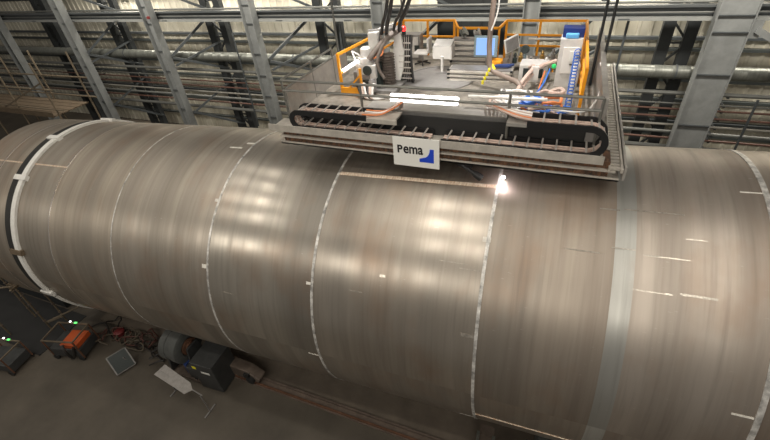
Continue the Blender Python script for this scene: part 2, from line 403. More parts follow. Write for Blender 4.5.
# scaffold in front of the pipe end, lower left
t = thing('tube_scaffold', 'brown tube scaffold standing by the pipe end at lower left', 'scaffold', (-18.5, -3.8, 0))
for x, y, h in ((-18.05, -3.45, 4.2), (-17.9, -2.9, 3.6), (-19.6, -4.2, 4.0), (-19.5, -3.2, 4.2), (-21, -4.2, 4)):
    pl = MB().tube([(x, y, 0), (x, y, h)], .035).build('pole', 'scaffold_tube', t, smooth=True)
    for z in (.6, 1.1, 1.6, 2.1, 2.6, 3.1): MB().lathe([(.05, -.03), (.06, 0), (.05, .03)], Matrix.Translation((x, y, z)), 8).build('coupler', 'floor_steel', pl)
for p, q in (((-18.05, -3.45, 2.6), (-19.6, -4.2, 2.6)), ((-18.05, -3.45, 2.6), (-17.9, -2.9, 2.6)), ((-18.05, -3.45, .5), (-16.9, -2.6, .9)), ((-18.05, -3.45, 3.2), (-21, -4.2, 3.2)), ((-17.9, -2.9, 2.6), (-16.9, -3.9, 3.2)), ((-18.1, -3.4, .4), (-16.4, -3.4, 1.4))):
    MB().tube([p, q], .035).build('cross_tube', 'scaffold_tube', t, smooth=True)
MB().cbox((-18.0, -3.2, 2.68), (.5, .6, .08)).build('plank', 'wood_plank', t)

# ------------------------------------------------------------------ the big shell
R = 3.5
PM = Matrix(((0.9988848, 0.01308671, -0.04535594), (-0.01308672, 0.99991437, 0.00029679), (0.045, 0, 0), )).to_4x4() if False else None
ry, rz = .0453755, -.0130871
vx = Vector((cos(rz) * cos(ry), sin(rz) * cos(ry), -sin(ry))); vy = Vector((-sin(rz), cos(rz), 0)); vz = vx.cross(vy)
PM = Matrix((vx, vy, vz)).to_4x4(); PM.translation = Vector((0, 0, 4.9))
pipe = thing('steel_pipe', 'huge rolled steel pipe shell lying across the hall with bright weld seams', 'pipe', None, mat4=PM)
def shell(name, s0, s1, r0, r1, mt, a0=0., a1=360., na=180, ns=2):
    """curved plate of given wall between radii r0 (inner) and r1 (outer); angle 0 faces the near side, 90 is the top"""
    bm = bmesh.new(); uvl = bm.loops.layers.uv.new('metres'); full = abs(a1 - a0 - 360) < 1e-6
    N = na if full else na + 1
    def vert(s, r, k):
        a = rad(a0 + (a1 - a0) * k / na); return bm.verts.new((s, -cos(a) * r, sin(a) * r))
    g = [[[vert(s0 + (s1 - s0) * i / ns, r, k) for k in range(N)] for i in range(ns + 1)] for r in (r0, r1)]
    def quad(vs, uvs):
        f = bm.faces.new(vs); f.smooth = True
        for l, uv in zip(f.loops, uvs): l[uvl].uv = uv
    for ri in (0, 1):
        for i in range(ns):
            for k in range(na):
                k2 = (k + 1) % N; sa, sb = s0 + (s1 - s0) * i / ns, s0 + (s1 - s0) * (i + 1) / ns
                v0, v1 = rad(a0 + (a1 - a0) * k / na) * R, rad(a0 + (a1 - a0) * (k + 1) / na) * R
                q = [g[ri][i][k], g[ri][i + 1][k], g[ri][i + 1][k2], g[ri][i][k2]]; u = [(sa, v0), (sb, v0), (sb, v1), (sa, v1)]
                if ri: q, u = q[::-1], u[::-1]
                quad(q, u)
    for i in (0, ns):
        for k in range(na):
            k2 = (k + 1) % N; f = bm.faces.new([g[0][i][k], g[0][i][k2], g[1][i][k2], g[1][i][k]])
    if not full:
        for i in range(ns):
            for k in (0, na): bm.faces.new([g[0][i][k], g[0][i + 1][k], g[1][i + 1][k], g[1][i][k]])
    bmesh.ops.recalc_face_normals(bm, faces=bm.faces[:])
    me = bpy.data.meshes.new(name); bm.to_mesh(me); bm.free(); me.materials.append(MATS[mt])
    me.set_sharp_from_angle(angle=rad(40))
    o = bpy.data.objects.new(name, me); COL.objects.link(o); o.parent = pipe
    return o
SE = dict(Z=-17.65, A=-14.918, B=-13.30, C=-10.68, D=-7.33, E=-4.43, F=-.895, G0=1.19, G1=1.5, H=3.38, I=9.5)
cans = [('Z', 'A', 'plate_a'), ('A', 'B', 'plate_b'), ('B', 'C', 'plate_a'), ('C', 'D', 'plate_b'), ('D', 'E', 'plate_c'), ('E', 'F', 'plate_d'), ('F', 'G0', 'plate_e'), ('G0', 'G1', 'plate_ground'), ('G1', 'H', 'plate_f'), ('H', 'I', 'plate_e')]
for a, b, mt in cans: shell('shell_section', SE[a], SE[b], R - .06, R, mt)
for s, wd, pr, mt in (('B', .04, .006, 'weld_bead'), ('C', .035, .008, 'weld_bright'), ('D', .055, .01, 'weld_bright'), ('E', .06, .012, 'weld_bright'), ('F', .062, .014, 'weld_bright'), ('H', .085, .014, 'weld_bright')):
    shell('weld_seam', SE[s] - wd / 2, SE[s] + wd / 2, R - .02, R + pr, mt)
o = shell('painted_band', SE['A'] - .1, SE['A'] + .1, R - .02, R + .07, 'white_band'); o['label'] = 'white painted ring round the shell'
o = shell('painted_band', SE['A'] - .42, SE['A'] - .11, R - .02, R + .05, 'dark_band'); o['label'] = 'dark band beside the white ring'
shell('weld_seam', -16.4, -16.36, R - .02, R + .01, 'weld_bead')
for a, mt in ((80.5, 'white_band'), (54.5, 'white_band'), (-11.3, 'white_band'), (112, 'white_band'), (16.6, 'wood_plank')):
    o = shell('lug', SE['A'] - .34, SE['A'] + .22, R, R + .11, mt, a - 1.3, a + 1.3, 4, 1)
    if mt == 'wood_plank': o['label'] = 'brown lug on the white ring'
# lengthwise weld runs
shell('lengthwise_seam', -17.6, -13.3, R - .01, R + .008, 'rust_line', 62.6, 63.4, 2, 1)
shell('lengthwise_seam', SE['E'], SE['F'], R - .01, R + .01, 'rust_line', 72.9, 74.3, 2, 8)
o = shell('lengthwise_seam', SE['F'], 6, R - .01, R + .012, 'rust_line', -15.8, -15.1, 2, 1)
# bright grinding scratches and chalk strokes
for s0, s1, a, da, mt in ((.92, 1.24, 68.9, .5, 'b'), (1.3, 2.2, 69.4, .35, 'b'), (1.49, 1.95, 46.3, .3, 'b'), (1.95, 2.05, 46.4, .5, 'b'), (2.15, 2.64, 46.9, .6, 'b'),
                      (1.14, 1.5, 57.0, .3, 'b'), (1.62, 2.26, 56.0, .3, 'b'), (.42, .97, 54.9, .28, 'b'), (3.03, 3.34, 79.7, .5, 'c'), (3.05, 3.33, 18.4, .6, 'c'),
                      (-1.24, -.92, -23.6, .5, 'c'), (-4.75, -4.42, -1.4, .5, 'c'), (-4.58, -4.45, 30.8, 1.0, 'c'), (-1.18, -.93, 24.1, 1.1, 'b'), (-3.55, -3.25, 31.2, .35, 'b'),
                      (-1.35, -.95, 44.6, .3, 'b'), (-7.5, -7.33, 29.3, 1.6, 'c'), (-7.45, -7.33, 56, 1.2, 'c'), (-1.0, -.85, 54.5, 1.6, 'c'), (-1.75, -1.2, 46, .25, 'b'),
                      (-6.9, -6.6, 20, .3, 'b'), (2.2, 2.5, 62, .25, 'b'), (-2.9, -2.78, 38, .8, 'b'), (-8.0, -7.6, 84, .8, 'c'), (-7.6, -7.35, 88, 1.2, 'c')):
    shell('scratch' if mt == 'b' else 'chalk_mark', s0, s1, R, R + .004, 'bright_scratch' if mt == 'b' else 'chalk', a - da / 2, a + da / 2, 2, 1)

# ------------------------------------------------------------------ welding platform over the pipe
DZ = 9.08
t = thing('welding_platform', 'welding platform of grey steel hung above the pipe with drip trays', 'platform', (-2.6, 2, 8.68)); PT = t
MB().box(-6.05, .75, -.42, 4.7, 8.98, DZ).build('deck', 'deck_plate', t)
MB().box(-5.95, .98, -1.04, -.6, 8.66, 8.69).box(-5.95, .98, -1.04, -1.02, 8.66, 8.72).build('lower_ledge', 'pale_frame', t)
MB().box(-5.9, .8, -.95, -.5, 8.69, 8.98).build('rusty_beam', 'rusty_layer', t)
MB().box(-5.95, .9, -1.03, -.9, 8.82, 8.85).build('middle_ledge', 'pale_frame', t)
MB().box(-6.2, .68, -1.02, -.42, 8.955, 8.985).box(-6.2, .68, -1.045, -1.015, 8.955, 9.11).build('chain_tray', 'pale_frame', t)
MB().box(-5.6, .45, -.56, -.54, 8.985, 9.36).build('chain_guard', 'black_rubber', t)
b = MB()  # slotted edging on the right
y = -1.0
while y < 4.6: b.box(.8, .98, y, y + .055, 8.86, 8.9); y += .12
b.box(.78, .81, -1.05, 4.7, 8.84, 8.92).box(.97, 1.01, -1.05, 4.7, 8.84, 8.92); b.build('slotted_edging', 'pale_frame', t)
MB().box(1.02, 1.06, -1.05, 4.7, 8.7, 8.95).build('edge_strip', 'grey_frame', t)
MB().box(-5.95, -5.9, -.5, 2.6, 9.08, 9.75).build('side_panel', 'grey_frame', t)
MB().box(.5, .6, -.4, 4.6, 9.08, 9.85).build('side_panel', 'grey_frame', t)
for k, x in enumerate((-5.2, -3.9, -2.6, -1.3, 0)): MB().box(x - .08, x + .08, -.4, 4.6, 8.72, 8.98).build('cross_beam', 'grey_frame', t)
MB().box(-2.4, -2.37, .1, 1.3, DZ, DZ + .01).box(-2.4, -1.2, .7, .72, DZ, DZ + .01).build('deck_joint', 'machine_grey', t)
b = MB().lathe([(.95, 0), (.95, .03), (.9, .03), (.9, .012)], Matrix.Translation((-3.2, 2.5, DZ)), 40); b.build('round_hatch', 'machine_grey', t, smooth=True)
MB().cbox((.45, -.5, 9.3), (.22, .2, .3)).build('end_bracket', 'machine_grey', t)

# gantry beam with carriage
t = thing('carriage_beam', 'long grey beam lying behind the black cable chain on the platform', 'beam', (-2.2, -.3, 9.08))
MB().box(-4.0, -.5, -.4, -.05, 9.1, 9.38).build('beam_body', 'machine_grey', t, bevel=.01)
MB().box(-4.0, -.5, -.42, -.03, 9.38, 9.41).build('beam_cap', 'grey_frame', t)

# cable chains
def link_chain(name, label, pts_fn, n_):
    t = thing(name, label, 'cable chain', pts_fn(0)[0], 'cable chains on the platform front')
    y0, y1 = -.98, -.58
    C_ = [pts_fn(i / n_) for i in range(n_ + 1)]
    for yy in (y0, y1):
        b = MB()
        for (p, _), (q, _) in zip(C_, C_[1:]):
            b.bar((p[0], yy, p[2]), (q[0], yy, q[2]), .025, .12)
        # bar's h axis must be in the chain plane
        b.build('side_links', 'chain_black', t)
    return t, C_, y0, y1
def chain(label, xu, xend_low, xend_top, sgn, z0, z1):
    """lower run, half-round bend at xu, upper run; sgn -1 = bend at the left"""
    t = thing('cable_chain', label, 'cable chain', (xu, -.8, z0 - .06), 'cable chains on the platform front')
    zc = (z0 + z1) / 2; rr = (z1 - z0) / 2
    path = []
    nl = max(2, int(abs(xend_low - xu) / .122))
    for i in range(nl + 1): path.append((xend_low + (xu - xend_low) * i / nl, z0, (0, -1)))
    for i in range(1, 13):
        a = -PI / 2 + PI * i / 12; path.append((xu + sgn * rr * cos(a), zc + rr * sin(a), None))
    nt_ = max(2, int(abs(xend_top - xu) / .122))
    for i in range(1, nt_ + 1): path.append((xu + (xend_top - xu) * i / nt_, z1, None))
    y0, y1, h = -.99, -.6, .058
    def band(yy):
        b = MB(); prev = None
        for i, p in enumerate(path):
            a = path[max(i - 1, 0)]; c = path[min(i + 1, len(path) - 1)]
            d = Vector((c[0] - a[0], 0, c[1] - a[1])).normalized(); nrm = Vector((-d.z, 0, d.x))
            base = Vector((p[0], 0, p[1])); hh = h * (1.0 if i % 2 else .9)
            ring = [b.bm.verts.new(base + nrm * s1 + Vector((0, yy + s2, 0))) for s1, s2 in ((-hh, -.018), (hh, -.018), (hh, .018), (-hh, .018))]
            if prev:
                for j in range(4): b.bm.faces.new((prev[j], prev[(j + 1) % 4], ring[(j + 1) % 4], ring[j]))
            else: b.bm.faces.new(ring)
            prev = ring
        b.bm.faces.new(prev[::-1]); return b
    for yy in (y0, y1): band(yy).build('side_links', 'chain_black', t)
    for i in range(1, len(path) - 1, 2):
        p = path[i]; a = path[i - 1]; c = path[i + 1]
        d = Vector((c[0] - a[0], 0, c[1] - a[1])).normalized(); nrm = Vector((-d.z, 0, d.x)) 
        inner = 1 if p[1] < zc else -1
        off = .07
        q = Vector((p[0], 0, p[1])) + Vector((0, 0, .07))
        if nl < i < nl + 13: q = Vector((p[0], 0, p[1]))
        MB().bar((q.x, y0, q.z), (q.x, y1, q.z), .03, .02).build('rung', 'chain_rung', t)
    hs = MB()
    for j, yy in enumerate((-.88, -.78, -.7)): hs.tube([(p[0], yy, p[1] - .02) for p in path], .025, 6)
    hs.build('cables', 'hose_pink', t, smooth=True)
    return t
chain('black cable chain looping at the left end of the platform front', -5.38, -2.45, -3.75, -1, 9.07, 9.42)
chain('black cable chain looping at the right end of the platform front', .38, -2.2, -.65, 1, 9.07, 9.57)

# pale plate where the left cables leave the chain
t = tag(MB().box(-3.9, -3.15, -.98, -.5, 9.36, 9.4).box(-3.95, -3.1, -1.0, -.96, 9.33, 9.42).build('cable_plate', 'pale_frame'), 'pale plate at the end of the left cable chain under orange cables', 'plate')
t = tag(MB().box(-1.0, -.62, -.98, -.5, 9.5, 9.56).build('cable_plate', 'grey_frame'), 'grey plate at the end of the right cable chain below the tangle', 'plate')

# the company sign
t = thing('company_sign', 'white company sign with black lettering and blue mark on the platform edge', 'sign', (-2.68, -1.08, 8.5))
SM = Matrix.Translation((-3.17, -1.075, 8.5)) @ Matrix.Rotation(PI / 2, 4, 'X')   # local x right, y up, z towards the viewer
MB().prism([(0, 0), (.97, 0), (.97, .64), (0, .64)], SM, .02).build('board', 'sign_white', t, bevel=.003)
for body, size, px, sx in (('P', .235, .09, .95), ('ema', .31, .222, .8)):
    tx = bpy.data.curves.new('lettering', 'FONT'); tx.body = body; tx.size = size; tx.extrude = .003; tx.offset = .0065
    to = bpy.data.objects.new('lettering', tx); COL.objects.link(to); tx.materials.append(MATS['sign_black'])
    dg = bpy.context.evaluated_depsgraph_get(); me = bpy.data.meshes.new_from_object(to.evaluated_get(dg)); bpy.data.objects.remove(to)
    to = bpy.data.objects.new('lettering', me); COL.objects.link(to); to.parent = t
    to.matrix_basis = t.matrix_basis.inverted() @ (SM @ Matrix.Translation((px, .3, .023)) @ Matrix.Diagonal((sx, 1, 1, 1)))
lg = [(0, 0), (.3, 0), (.3, .3), (.22, .3)] + [(.22 - .0 - .14 * (1 - cos(a)) , .3 - .0 - .2 * sin(a)) for a in (0.3, .6, .9, 1.2, 1.5)] + [(0, .07)]
MB().prism(lg, SM @ Matrix.Translation((.56, .13, .02)), .006).build('logo', 'sign_blue', t)

# grey hand rails
t = thing('grey_handrail', 'thin grey two-bar handrail round the front of the platform', 'railing', (-2.7, -.6, 9.1))
F = [(-5.92, 1.9), (-5.92, -.6), (.5, -.6)]
for z, nm in ((9.96, 'top_bar'), (9.74, 'middle_bar')):
    MB().tube([(-5.92, 1.8, z), (-5.92, -.58, z), (-5.9, -.6, z), (.5, -.6, z)] , .028).build(nm, 'rail_grey', t, smooth=True)
for x in (-5.9, -4.0, -1.02, .5): MB().tube([(x, -.6, DZ), (x, -.6, 9.96)], .028).build('post', 'rail_grey', t, smooth=True)
for y in (.7, 1.8): MB().tube([(-5.92, y, DZ), (-5.92, y, 9.96)], .028).build('post', 'rail_grey', t, smooth=True)

# yellow guard rail
t = thing('yellow_guardrail', 'yellow safety guardrail round the back and sides of the platform', 'railing', (-2.6, 4.5, DZ))
TP = [(-5.3, 1.0), (-5.05, 2.75), (-4.85, 4.5), (-3.3, 4.5)]
def yr(p, q, z0, z1, nm, w_=.055): MB().bar((p[0], p[1], z0), (q[0], q[1], z1), w_).build(nm, 'yellow_paint', t)
for a_, b_ in zip(TP, TP[1:]):
    yr(a_, b_, 10.06, 10.06, 'top_rail'); yr(a_, b_, 9.62, 9.62, 'middle_rail', .045)
for p in TP + [(-4.1, 4.5), (-1.83, 4.45), (-.95, 4.42), (.17, 4.4), (.17, 2.6), (.2, .55)]: yr(p, p, DZ, 10.08, 'post', .06)
yr((-3.3, 4.5), (-3.15, 4.3), 10.06, 9.9, 'top_rail'); yr((-3.15, 4.3), (-2.0, 4.3), 9.9, 9.9, 'top_rail'); yr((-2.0, 4.3), (-1.83, 4.45), 9.9, 10.06, 'top_rail')
yr((-3.15, 4.3), (-3.15, 4.3), DZ, 9.9, 'post'); yr((-2.0, 4.3), (-2.0, 4.3), DZ, 9.9, 'post')
for p, q in (((-1.83, 4.45), (.17, 4.4)), ((.17, 4.4), (.2, .55))):
    yr(p, q, 10.06, 10.06, 'top_rail'); yr(p, q, 9.7, 9.7, 'middle_rail', .045); yr(p, q, 9.42, 9.42, 'middle_rail', .045)
MB().box(-5.32, -4.72, .95, 1.0, DZ, DZ + .2).build('kick_plate', 'yellow_paint', t)
MB().bar((-4.75, 1.0, DZ), (-4.75, 1.0, 9.75), .05).build('post', 'yellow_paint', t)
MB().bar((-5.25, .98, 9.1), (-4.75, .98, 9.6), .04).build('brace', 'yellow_paint', t)

# hanger rods
hl = ['slim grey hanger rod rising from the left corner of the platform', 'slim grey hanger rod left of the grey column behind the platform', 'left one of two slim dark hanger rods at the right platform corner', 'right one of two slim dark hanger rods at the right platform corner']
for (x, y), l in zip(((-5.98, 2.3), (-5.0, 4.8), (.43, 2.5), (.6, 2.5)), hl):
    tag(MB().tube([(x, y, 9.0), (x, y, 14.5)], .03).build('hanger_rod', 'truss_paint' if x > 0 else 'pipe_grey', smooth=True), l, 'rod', 'hanger rods of the platform')

# ---- welding manipulator, left
t = thing('welding_manipulator', 'white welding manipulator with column, bellows and hoses left on the platform', 'machine', (-4.45, 1.6, DZ))
MB().box(-5.0, -3.95, 1.2, 2.2, DZ, DZ + .08).build('base_plate', 'machine_grey', t)
c = MB().box(-4.94, -4.52, 1.35, 1.75, DZ + .08, 9.5).box(-5.0, -4.48, 1.3, 1.85, 9.4, 9.74); c.build('column', 'machine_white', t, bevel=.02)
MB().lathe([(.2, 0), (.2, .16), (.14, .18), (.13, .36), (.08, .4)], Matrix.Translation((-4.78, 1.5, 9.72)), 24).build('motor', 'machine_white', t, smooth=True)
prof = []
for k in range(12): prof += [(.19, k * .065), (.13, k * .065 + .03)]
MB().lathe(prof, Matrix.Translation((-4.33, 1.75, 9.16)), 20).build('bellows', 'hose_grey', t)
pl_ = [(-.1, 0), (.14, 0), (.24, .3), (.28, .7), (.22, 1.1), (.16, 1.22), (.04, 1.1), (-.02, .6)]
MB().prism(pl_, Matrix.Translation((-4.22, 1.98, 9.18)) @ Matrix.Rotation(PI / 2, 4, 'X'), .06).build('guide_plate', 'white_paint', t, bevel=.01)
MB().box(-4.74, -4.48, 1.6, 1.9, 9.85, 10.42).build('upper_housing', 'machine_white', t, bevel=.02)
MB().box(-4.6, -4.45, 1.7, 1.8, 9.4, 10.1).build('upper_mast', 'machine_grey', t)
MB().bar((-4.7, 1.75, 10.36), (-4.15, 2.0, 10.5), .1).build('cross_arm', 'machine_white', t)
MB().smooth_tube([(-4.0, 2.0, 10.45), (-4.3, 1.7, 10.25), (-4.55, 1.45, 9.98), (-4.65, 1.35, 9.85)], .075, 10).build('hose', 'hose_grey', t, smooth=True)
MB().smooth_tube([(-4.1, 2.0, 10.4), (-4.35, 1.7, 10.15), (-4.35, 1.5, 9.95), (-4.55, 1.4, 9.88)], .02, 6).build('hose', 'hose_orange', t, smooth=True)
MB().smooth_tube([(-4.5, 1.8, 10.4), (-4.45, 1.6, 10.1), (-4.5, 1.5, 9.8)], .025, 6).build('hose', 'hose_black', t, smooth=True)
for k in range(6): MB().smooth_tube([(-4.95 + k * .1, 1.2, 9.3), (-4.8 + k * .08, .9, 9.3 + .05 * (k % 3)), (-4.6 + k * .05, .75, 9.14), (-4.4 + k * .06, .9, 9.12)], .03, 6).build('cable', ('hose_black', 'hose_pink', 'hose_white')[k % 3], t, smooth=True)
MB().lathe([(.09, 0), (.09, .25), (.05, .3)], Matrix.Translation((-4.55, 1.2, 9.14)), 14).build('wire_feeder', 'machine_grey', t, smooth=True)
for k in range(3): MB().cbox((-4.74, 1.3, 9.2 + k * .13), (.2, .04, .09)).build('front_cover', ('machine_grey', 'dark_panel', 'machine_grey')[k], t)
MB().lathe([(.05, 0), (.12, .01), (.12, .03), (.05, .04)], Matrix.Translation((-4.68, 1.28, 9.62)) @ Matrix.Rotation(PI / 2, 4, 'X'), 18).build('hand_wheel', 'dark_panel', t)
MB().bar((-4.95, 1.4, 9.72), (-4.6, 1.9, 10.0), .05).build('strut', 'machine_grey', t)
MB().box(-4.52, -4.42, 1.4, 1.6, 9.08, 9.75).build('slide', 'dark_panel', t)
MB().smooth_tube([(-4.95, 1.5, 9.9), (-5.05, 1.3, 10.05), (-4.9, 1.2, 9.8), (-4.85, 1.25, 9.5)], .02, 6).build('hose', 'hose_white', t, smooth=True)
MB().smooth_tube([(-4.02, 2.02, 10.38), (-4.2, 1.6, 10.3), (-4.38, 1.4, 10.0), (-4.42, 1.35, 9.7), (-4.3, 1.4, 9.4)], .04, 8).build('hose', 'hose_grey', t, smooth=True)
MB().bar((-4.75, 1.7, 10.42), (-4.1, 2.05, 10.42), .14, .06).build('top_arm', 'machine_grey', t)
MB().cbox((-5.1, 1.75, 9.3), (.2, .5, .4)).build('side_box', 'machine_grey', t, bevel=.02)
# upright chain
t = thing('upright_cable_chain', 'upright black cable chain beside the white curved plate', 'cable chain', (-3.95, 2.1, DZ))
for x in (-4.08, -3.78):
    b = MB()
    pts = [(x + .0, 2.1 - .12 * sin(PI * k / 16), DZ + .02 + k * 1.15 / 16) for k in range(17)]
    for p, q in zip(pts, pts[1:]): b.bar(p, q, .035, .11)
    b.build('side_links', 'chain_black', t)
for k in range(1, 8): MB().bar((-4.08, 2.04 - .12 * sin(PI * k / 8), DZ + k * .144), (-3.78, 2.04 - .12 * sin(PI * k / 8), DZ + k * .144), .025).build('rung', 'chain_rung', t)
b = MB()
for k in range(5): b.tube([(-4.03 + k * .05, 2.1 - .12 * sin(PI * j / 8), DZ + .02 + j * .144) for j in range(9)], .02, 6)
b.build('cables', 'hose_black', t, smooth=True)
l = thing('beacon_lamp', 'glowing red beacon lamp on top of the upright cable chain', 'lamp', (-3.98, 2.1, 10.3))
MB().lathe([(.05, 0), (.05, .08)], Matrix.Translation((-3.98, 2.1, 10.26)), 14).build('lamp_base', 'black_rubber', l)
MB().lathe([(.05, 0), (.06, .03), (.055, .09), (.02, .12)], Matrix.Translation((-3.98, 2.1, 10.34)), 14).build('lens', 'red_lens', l, smooth=True)
# hanging cables
for i, (pts, r_) in enumerate((([(-4.42, 1.75, 10.35), (-4.32, 1.6, 10.6), (-4.12, 1.5, 11.1), (-3.8, 1.6, 13)], .04), ([(-4.3, 1.75, 10.35), (-4.2, 1.6, 10.6), (-4.02, 1.5, 11.1), (-3.65, 1.6, 13)], .045),
                           ([(-4.02, 1.9, 10.4), (-3.9, 1.7, 10.65), (-3.6, 1.5, 11.1), (-2.9, 1.6, 13)], .045), ([(-4.15, 1.85, 10.4), (-4.02, 1.7, 10.65), (-3.72, 1.5, 11.1), (-3.1, 1.6, 13)], .035))):
    tag(MB().smooth_tube(pts, r_, 8).build('supply_cable', 'hose_black', smooth=True), ['first dark supply cable from the left, hanging to the manipulator', 'second dark supply cable from the left above the manipulator', 'rightmost dark supply cable slanting down to the red beacon', 'slanting dark cable left of the one at the red beacon'][i], 'cable', 'supply cables hanging to the manipulator')

def lamp_tube(label, p, q, r_, house, mt='tube_light', grp='work lamps on the platform'):
    t = thing('work_lamp', label, 'lamp', p, grp)
    MB().tube([p, q], r_, 12).build('light_tube', mt, t, smooth=True)
    d = Vector((0, .0, -r_ * 1.2)); MB().bar(Vector(p) + d, Vector(q) + d, r_ * 2.6, r_ * .8).build('housing', house, t)
lamp_tube('long bright tube lamp lying behind the front rail in mid platform', (-3.78, .5, 9.3), (-2.22, .5, 9.3), .085, 'white_paint')
lamp_tube('short slanting bright tube lamp beside the white manipulator', (-5.3, 1.15, 9.62), (-4.85, 1.15, 9.88), .045, 'white_paint')

# ---- back row
t = thing('grey_cabinet', 'flat grey cabinet standing by the yellow rail right of the red beacon', 'cabinet', (-4.5, 4.2, DZ))
MB().box(-4.8, -4.2, 4.0, 4.35, DZ, 9.78).build('body', 'machine_grey', t, bevel=.01); MB().box(-4.75, -4.25, 3.97, 4.0, 9.15, 9.72).build('door', 'machine_white', t)
MB().box(-4.35, -4.2, 3.95, 3.97, 9.35, 9.5).build('display', 'dark_panel', t)
t = thing('office_chair', 'white chair seen from the side by the yellow back rail', 'chair', (-3.95, 3.6, DZ))
MB().cbox((-4.0, 3.6, 9.42), (.4, .4, .06)).build('seat', 'machine_white', t, bevel=.02)
MB().box(-3.82, -3.76, 3.42, 3.8, 9.48, 9.82, Matrix.Translation((.0, 0, 0))).build('backrest', 'machine_white', t, bevel=.02)
MB().tube([(-4, 3.6, 9.14), (-4, 3.6, 9.4)], .03).build('post', 'machine_grey', t)
for k in range(5): MB().bar((-4, 3.6, 9.16), (-4 + .24 * cos(k * 1.257), 3.6 + .24 * sin(k * 1.257), 9.12), .035).build('leg', 'black_rubber', t)
t = thing('control_box', 'white control box on a slim white post right of the chair', 'control box', (-3.23, 2.9, DZ))
MB().box(-3.52, -3.0, 3.0, 3.35, 9.42, 9.75).build('body', 'white_paint', t, bevel=.015)
MB().prism([(0, 0), (.35, 0), (.35, .1), (0, .02)], Matrix.Translation((-3.5, 3.0, 9.75)) @ Matrix.Rotation(PI / 2, 4, 'Z') @ Matrix.Rotation(PI / 2, 4, 'X'), -.48 if False else .48).build('sloping_lid', 'machine_white', t)
MB().tube([(-3.25, 2.98, DZ), (-3.25, 2.98, 9.5)], .04).build('post', 'white_paint', t)
MB().cbox((-3.25, 3.0, DZ + .015), (.3, .3, .03)).build('foot', 'machine_grey', t)

def fin_rack(label, x0, x1, y0, y1, z0, nsh, dz):
    t = thing('flux_drying_rack', label, 'rack', (x0, y0, z0), 'ribbed machine racks mid platform')
    for k in range(nsh):
        z = z0 + k * dz
        MB().box(x0, x1, y0, y1, z, z + dz * .55).build('shelf', 'pale_frame', t, bevel=.008)
    MB().box(x0 + .05, x1 - .05, y0 + .06, y1 - .05, z0, z0 + nsh * dz - .02).build('core', 'machine_grey', t)
    for k in range(nsh):
        MB().cbox((x1 - .01, y0 + .02, z0 + (k + .75) * dz), (.06, .06, dz * .35)).build('end_clip', 'black_rubber', t)
        MB().cbox((x0 + .03, y0 + .02, z0 + (k + .75) * dz), (.06, .06, dz * .35)).build('end_clip', 'black_rubber', t)
    return t
fin_rack('pale ribbed rack standing behind the control box and the lit monitor', -3.2, -1.95, 3.6, 4.0, DZ, 5, .14)
fin_rack('pale ribbed rack in front of the lit monitor', -2.95, -1.35, 2.35, 2.85, DZ, 3, .1)
t = thing('wire_spool', 'silver wire spool on top of the ribbed rack', 'spool', (-2.85, 3.7, 9.78), 'wire spools on the ribbed rack')
MB().lathe([(.13, -.06), (.13, -.04), (.07, -.03), (.07, .03), (.13, .04), (.13, .06)], Matrix.Translation((-2.85, 3.75, 9.92)) @ Matrix.Rotation(.9, 4, 'Y'), 20).build('reel', 'duct_steel', t, smooth=True)
MB().cbox((-2.85, 3.75, 9.81), (.12, .1, .06)).build('cradle', 'machine_grey', t)

t = thing('monitor', 'operator monitor with lit blue white screen on a slim stand', 'monitor', (-2.1, 2.98, DZ), 'monitors on the platform')
MB().box(-2.42, -1.83, 3.0, 3.06, 9.5, 10.02).build('case', 'screen_frame', t, bevel=.012)
MB().box(-2.36, -1.9, 2.985, 3.0, 9.56, 9.97).build('screen', 'screen_glow', t)
MB().tube([(-2.1, 3.08, DZ), (-2.1, 3.08, 9.5)], .025).build('stand', 'machine_grey', t); MB().cbox((-2.1, 3.05, DZ + .01), (.3, .25, .02)).build('foot', 'machine_grey', t)
t = thing('tilted_monitor', 'dark tilted screen with white frame right of the lit monitor', 'monitor', (-1.5, 3.3, DZ), 'monitors on the platform')
TM = Matrix.Translation((-1.52, 3.3, 9.76)) @ Matrix.Rotation(.75, 4, 'Z') @ Matrix.Rotation(-.25, 4, 'Y')
MB().cbox((0, 0, 0), (.42, .04, .36), TM).build('case', 'white_paint', t, bevel=.008); MB().cbox((0, -.025, 0), (.36, .01, .3), TM).build('screen', 'machine_grey', t)
MB().tube([(-1.5, 3.35, DZ), (-1.5, 3.33, 9.6)], .03).build('stand', 'machine_grey', t)
# clutter on a bench behind
t = thing('tool_bench', 'low bench crowded with dark fittings between tilted monitor and white cabinet', 'bench', (-1.0, 3.6, DZ))
MB().box(-1.7, -.4, 3.3, 4.1, 9.2, 9.25).build('bench_top', 'deck_plate', t)
for x, y in ((-1.65, 3.35), (-.45, 3.35), (-1.65, 4.05), (-.45, 4.05)): MB().bar((x, y, DZ), (x, y, 9.2), .04).build('leg', 'yellow_paint', t)
MB().tube([(-1.2, 4.2, 9.66), (.1, 4.2, 9.66)], .03).build('white_bar', 'white_paint', t)
for k in range(9):
    x = -1.55 + k * .13; h = random.uniform(.12, .34); y = random.uniform(3.4, 3.9)
    o = tag(MB().lathe([(.06, 0), (.06, h * .5), (.03, h * .55), (.045, h * .8), (.02, h)], Matrix.Translation((x, y, 9.25)), 12).build('gas_fitting', ('machine_grey', 'dark_panel', 'brass', 'machine_white')[k % 4], smooth=True), '%s gas fitting, %s from the left on the crowded bench' % (('grey', 'dark', 'brass', 'white')[k % 4], ORD[k]), 'fitting', 'gas fittings on the bench')
t = tag(MB().box(-2.0, -1.7, 2.9, 3.25, DZ, 9.42).build('orange_box', 'yellow_paint'), 'orange box under the tilted monitor', 'box')
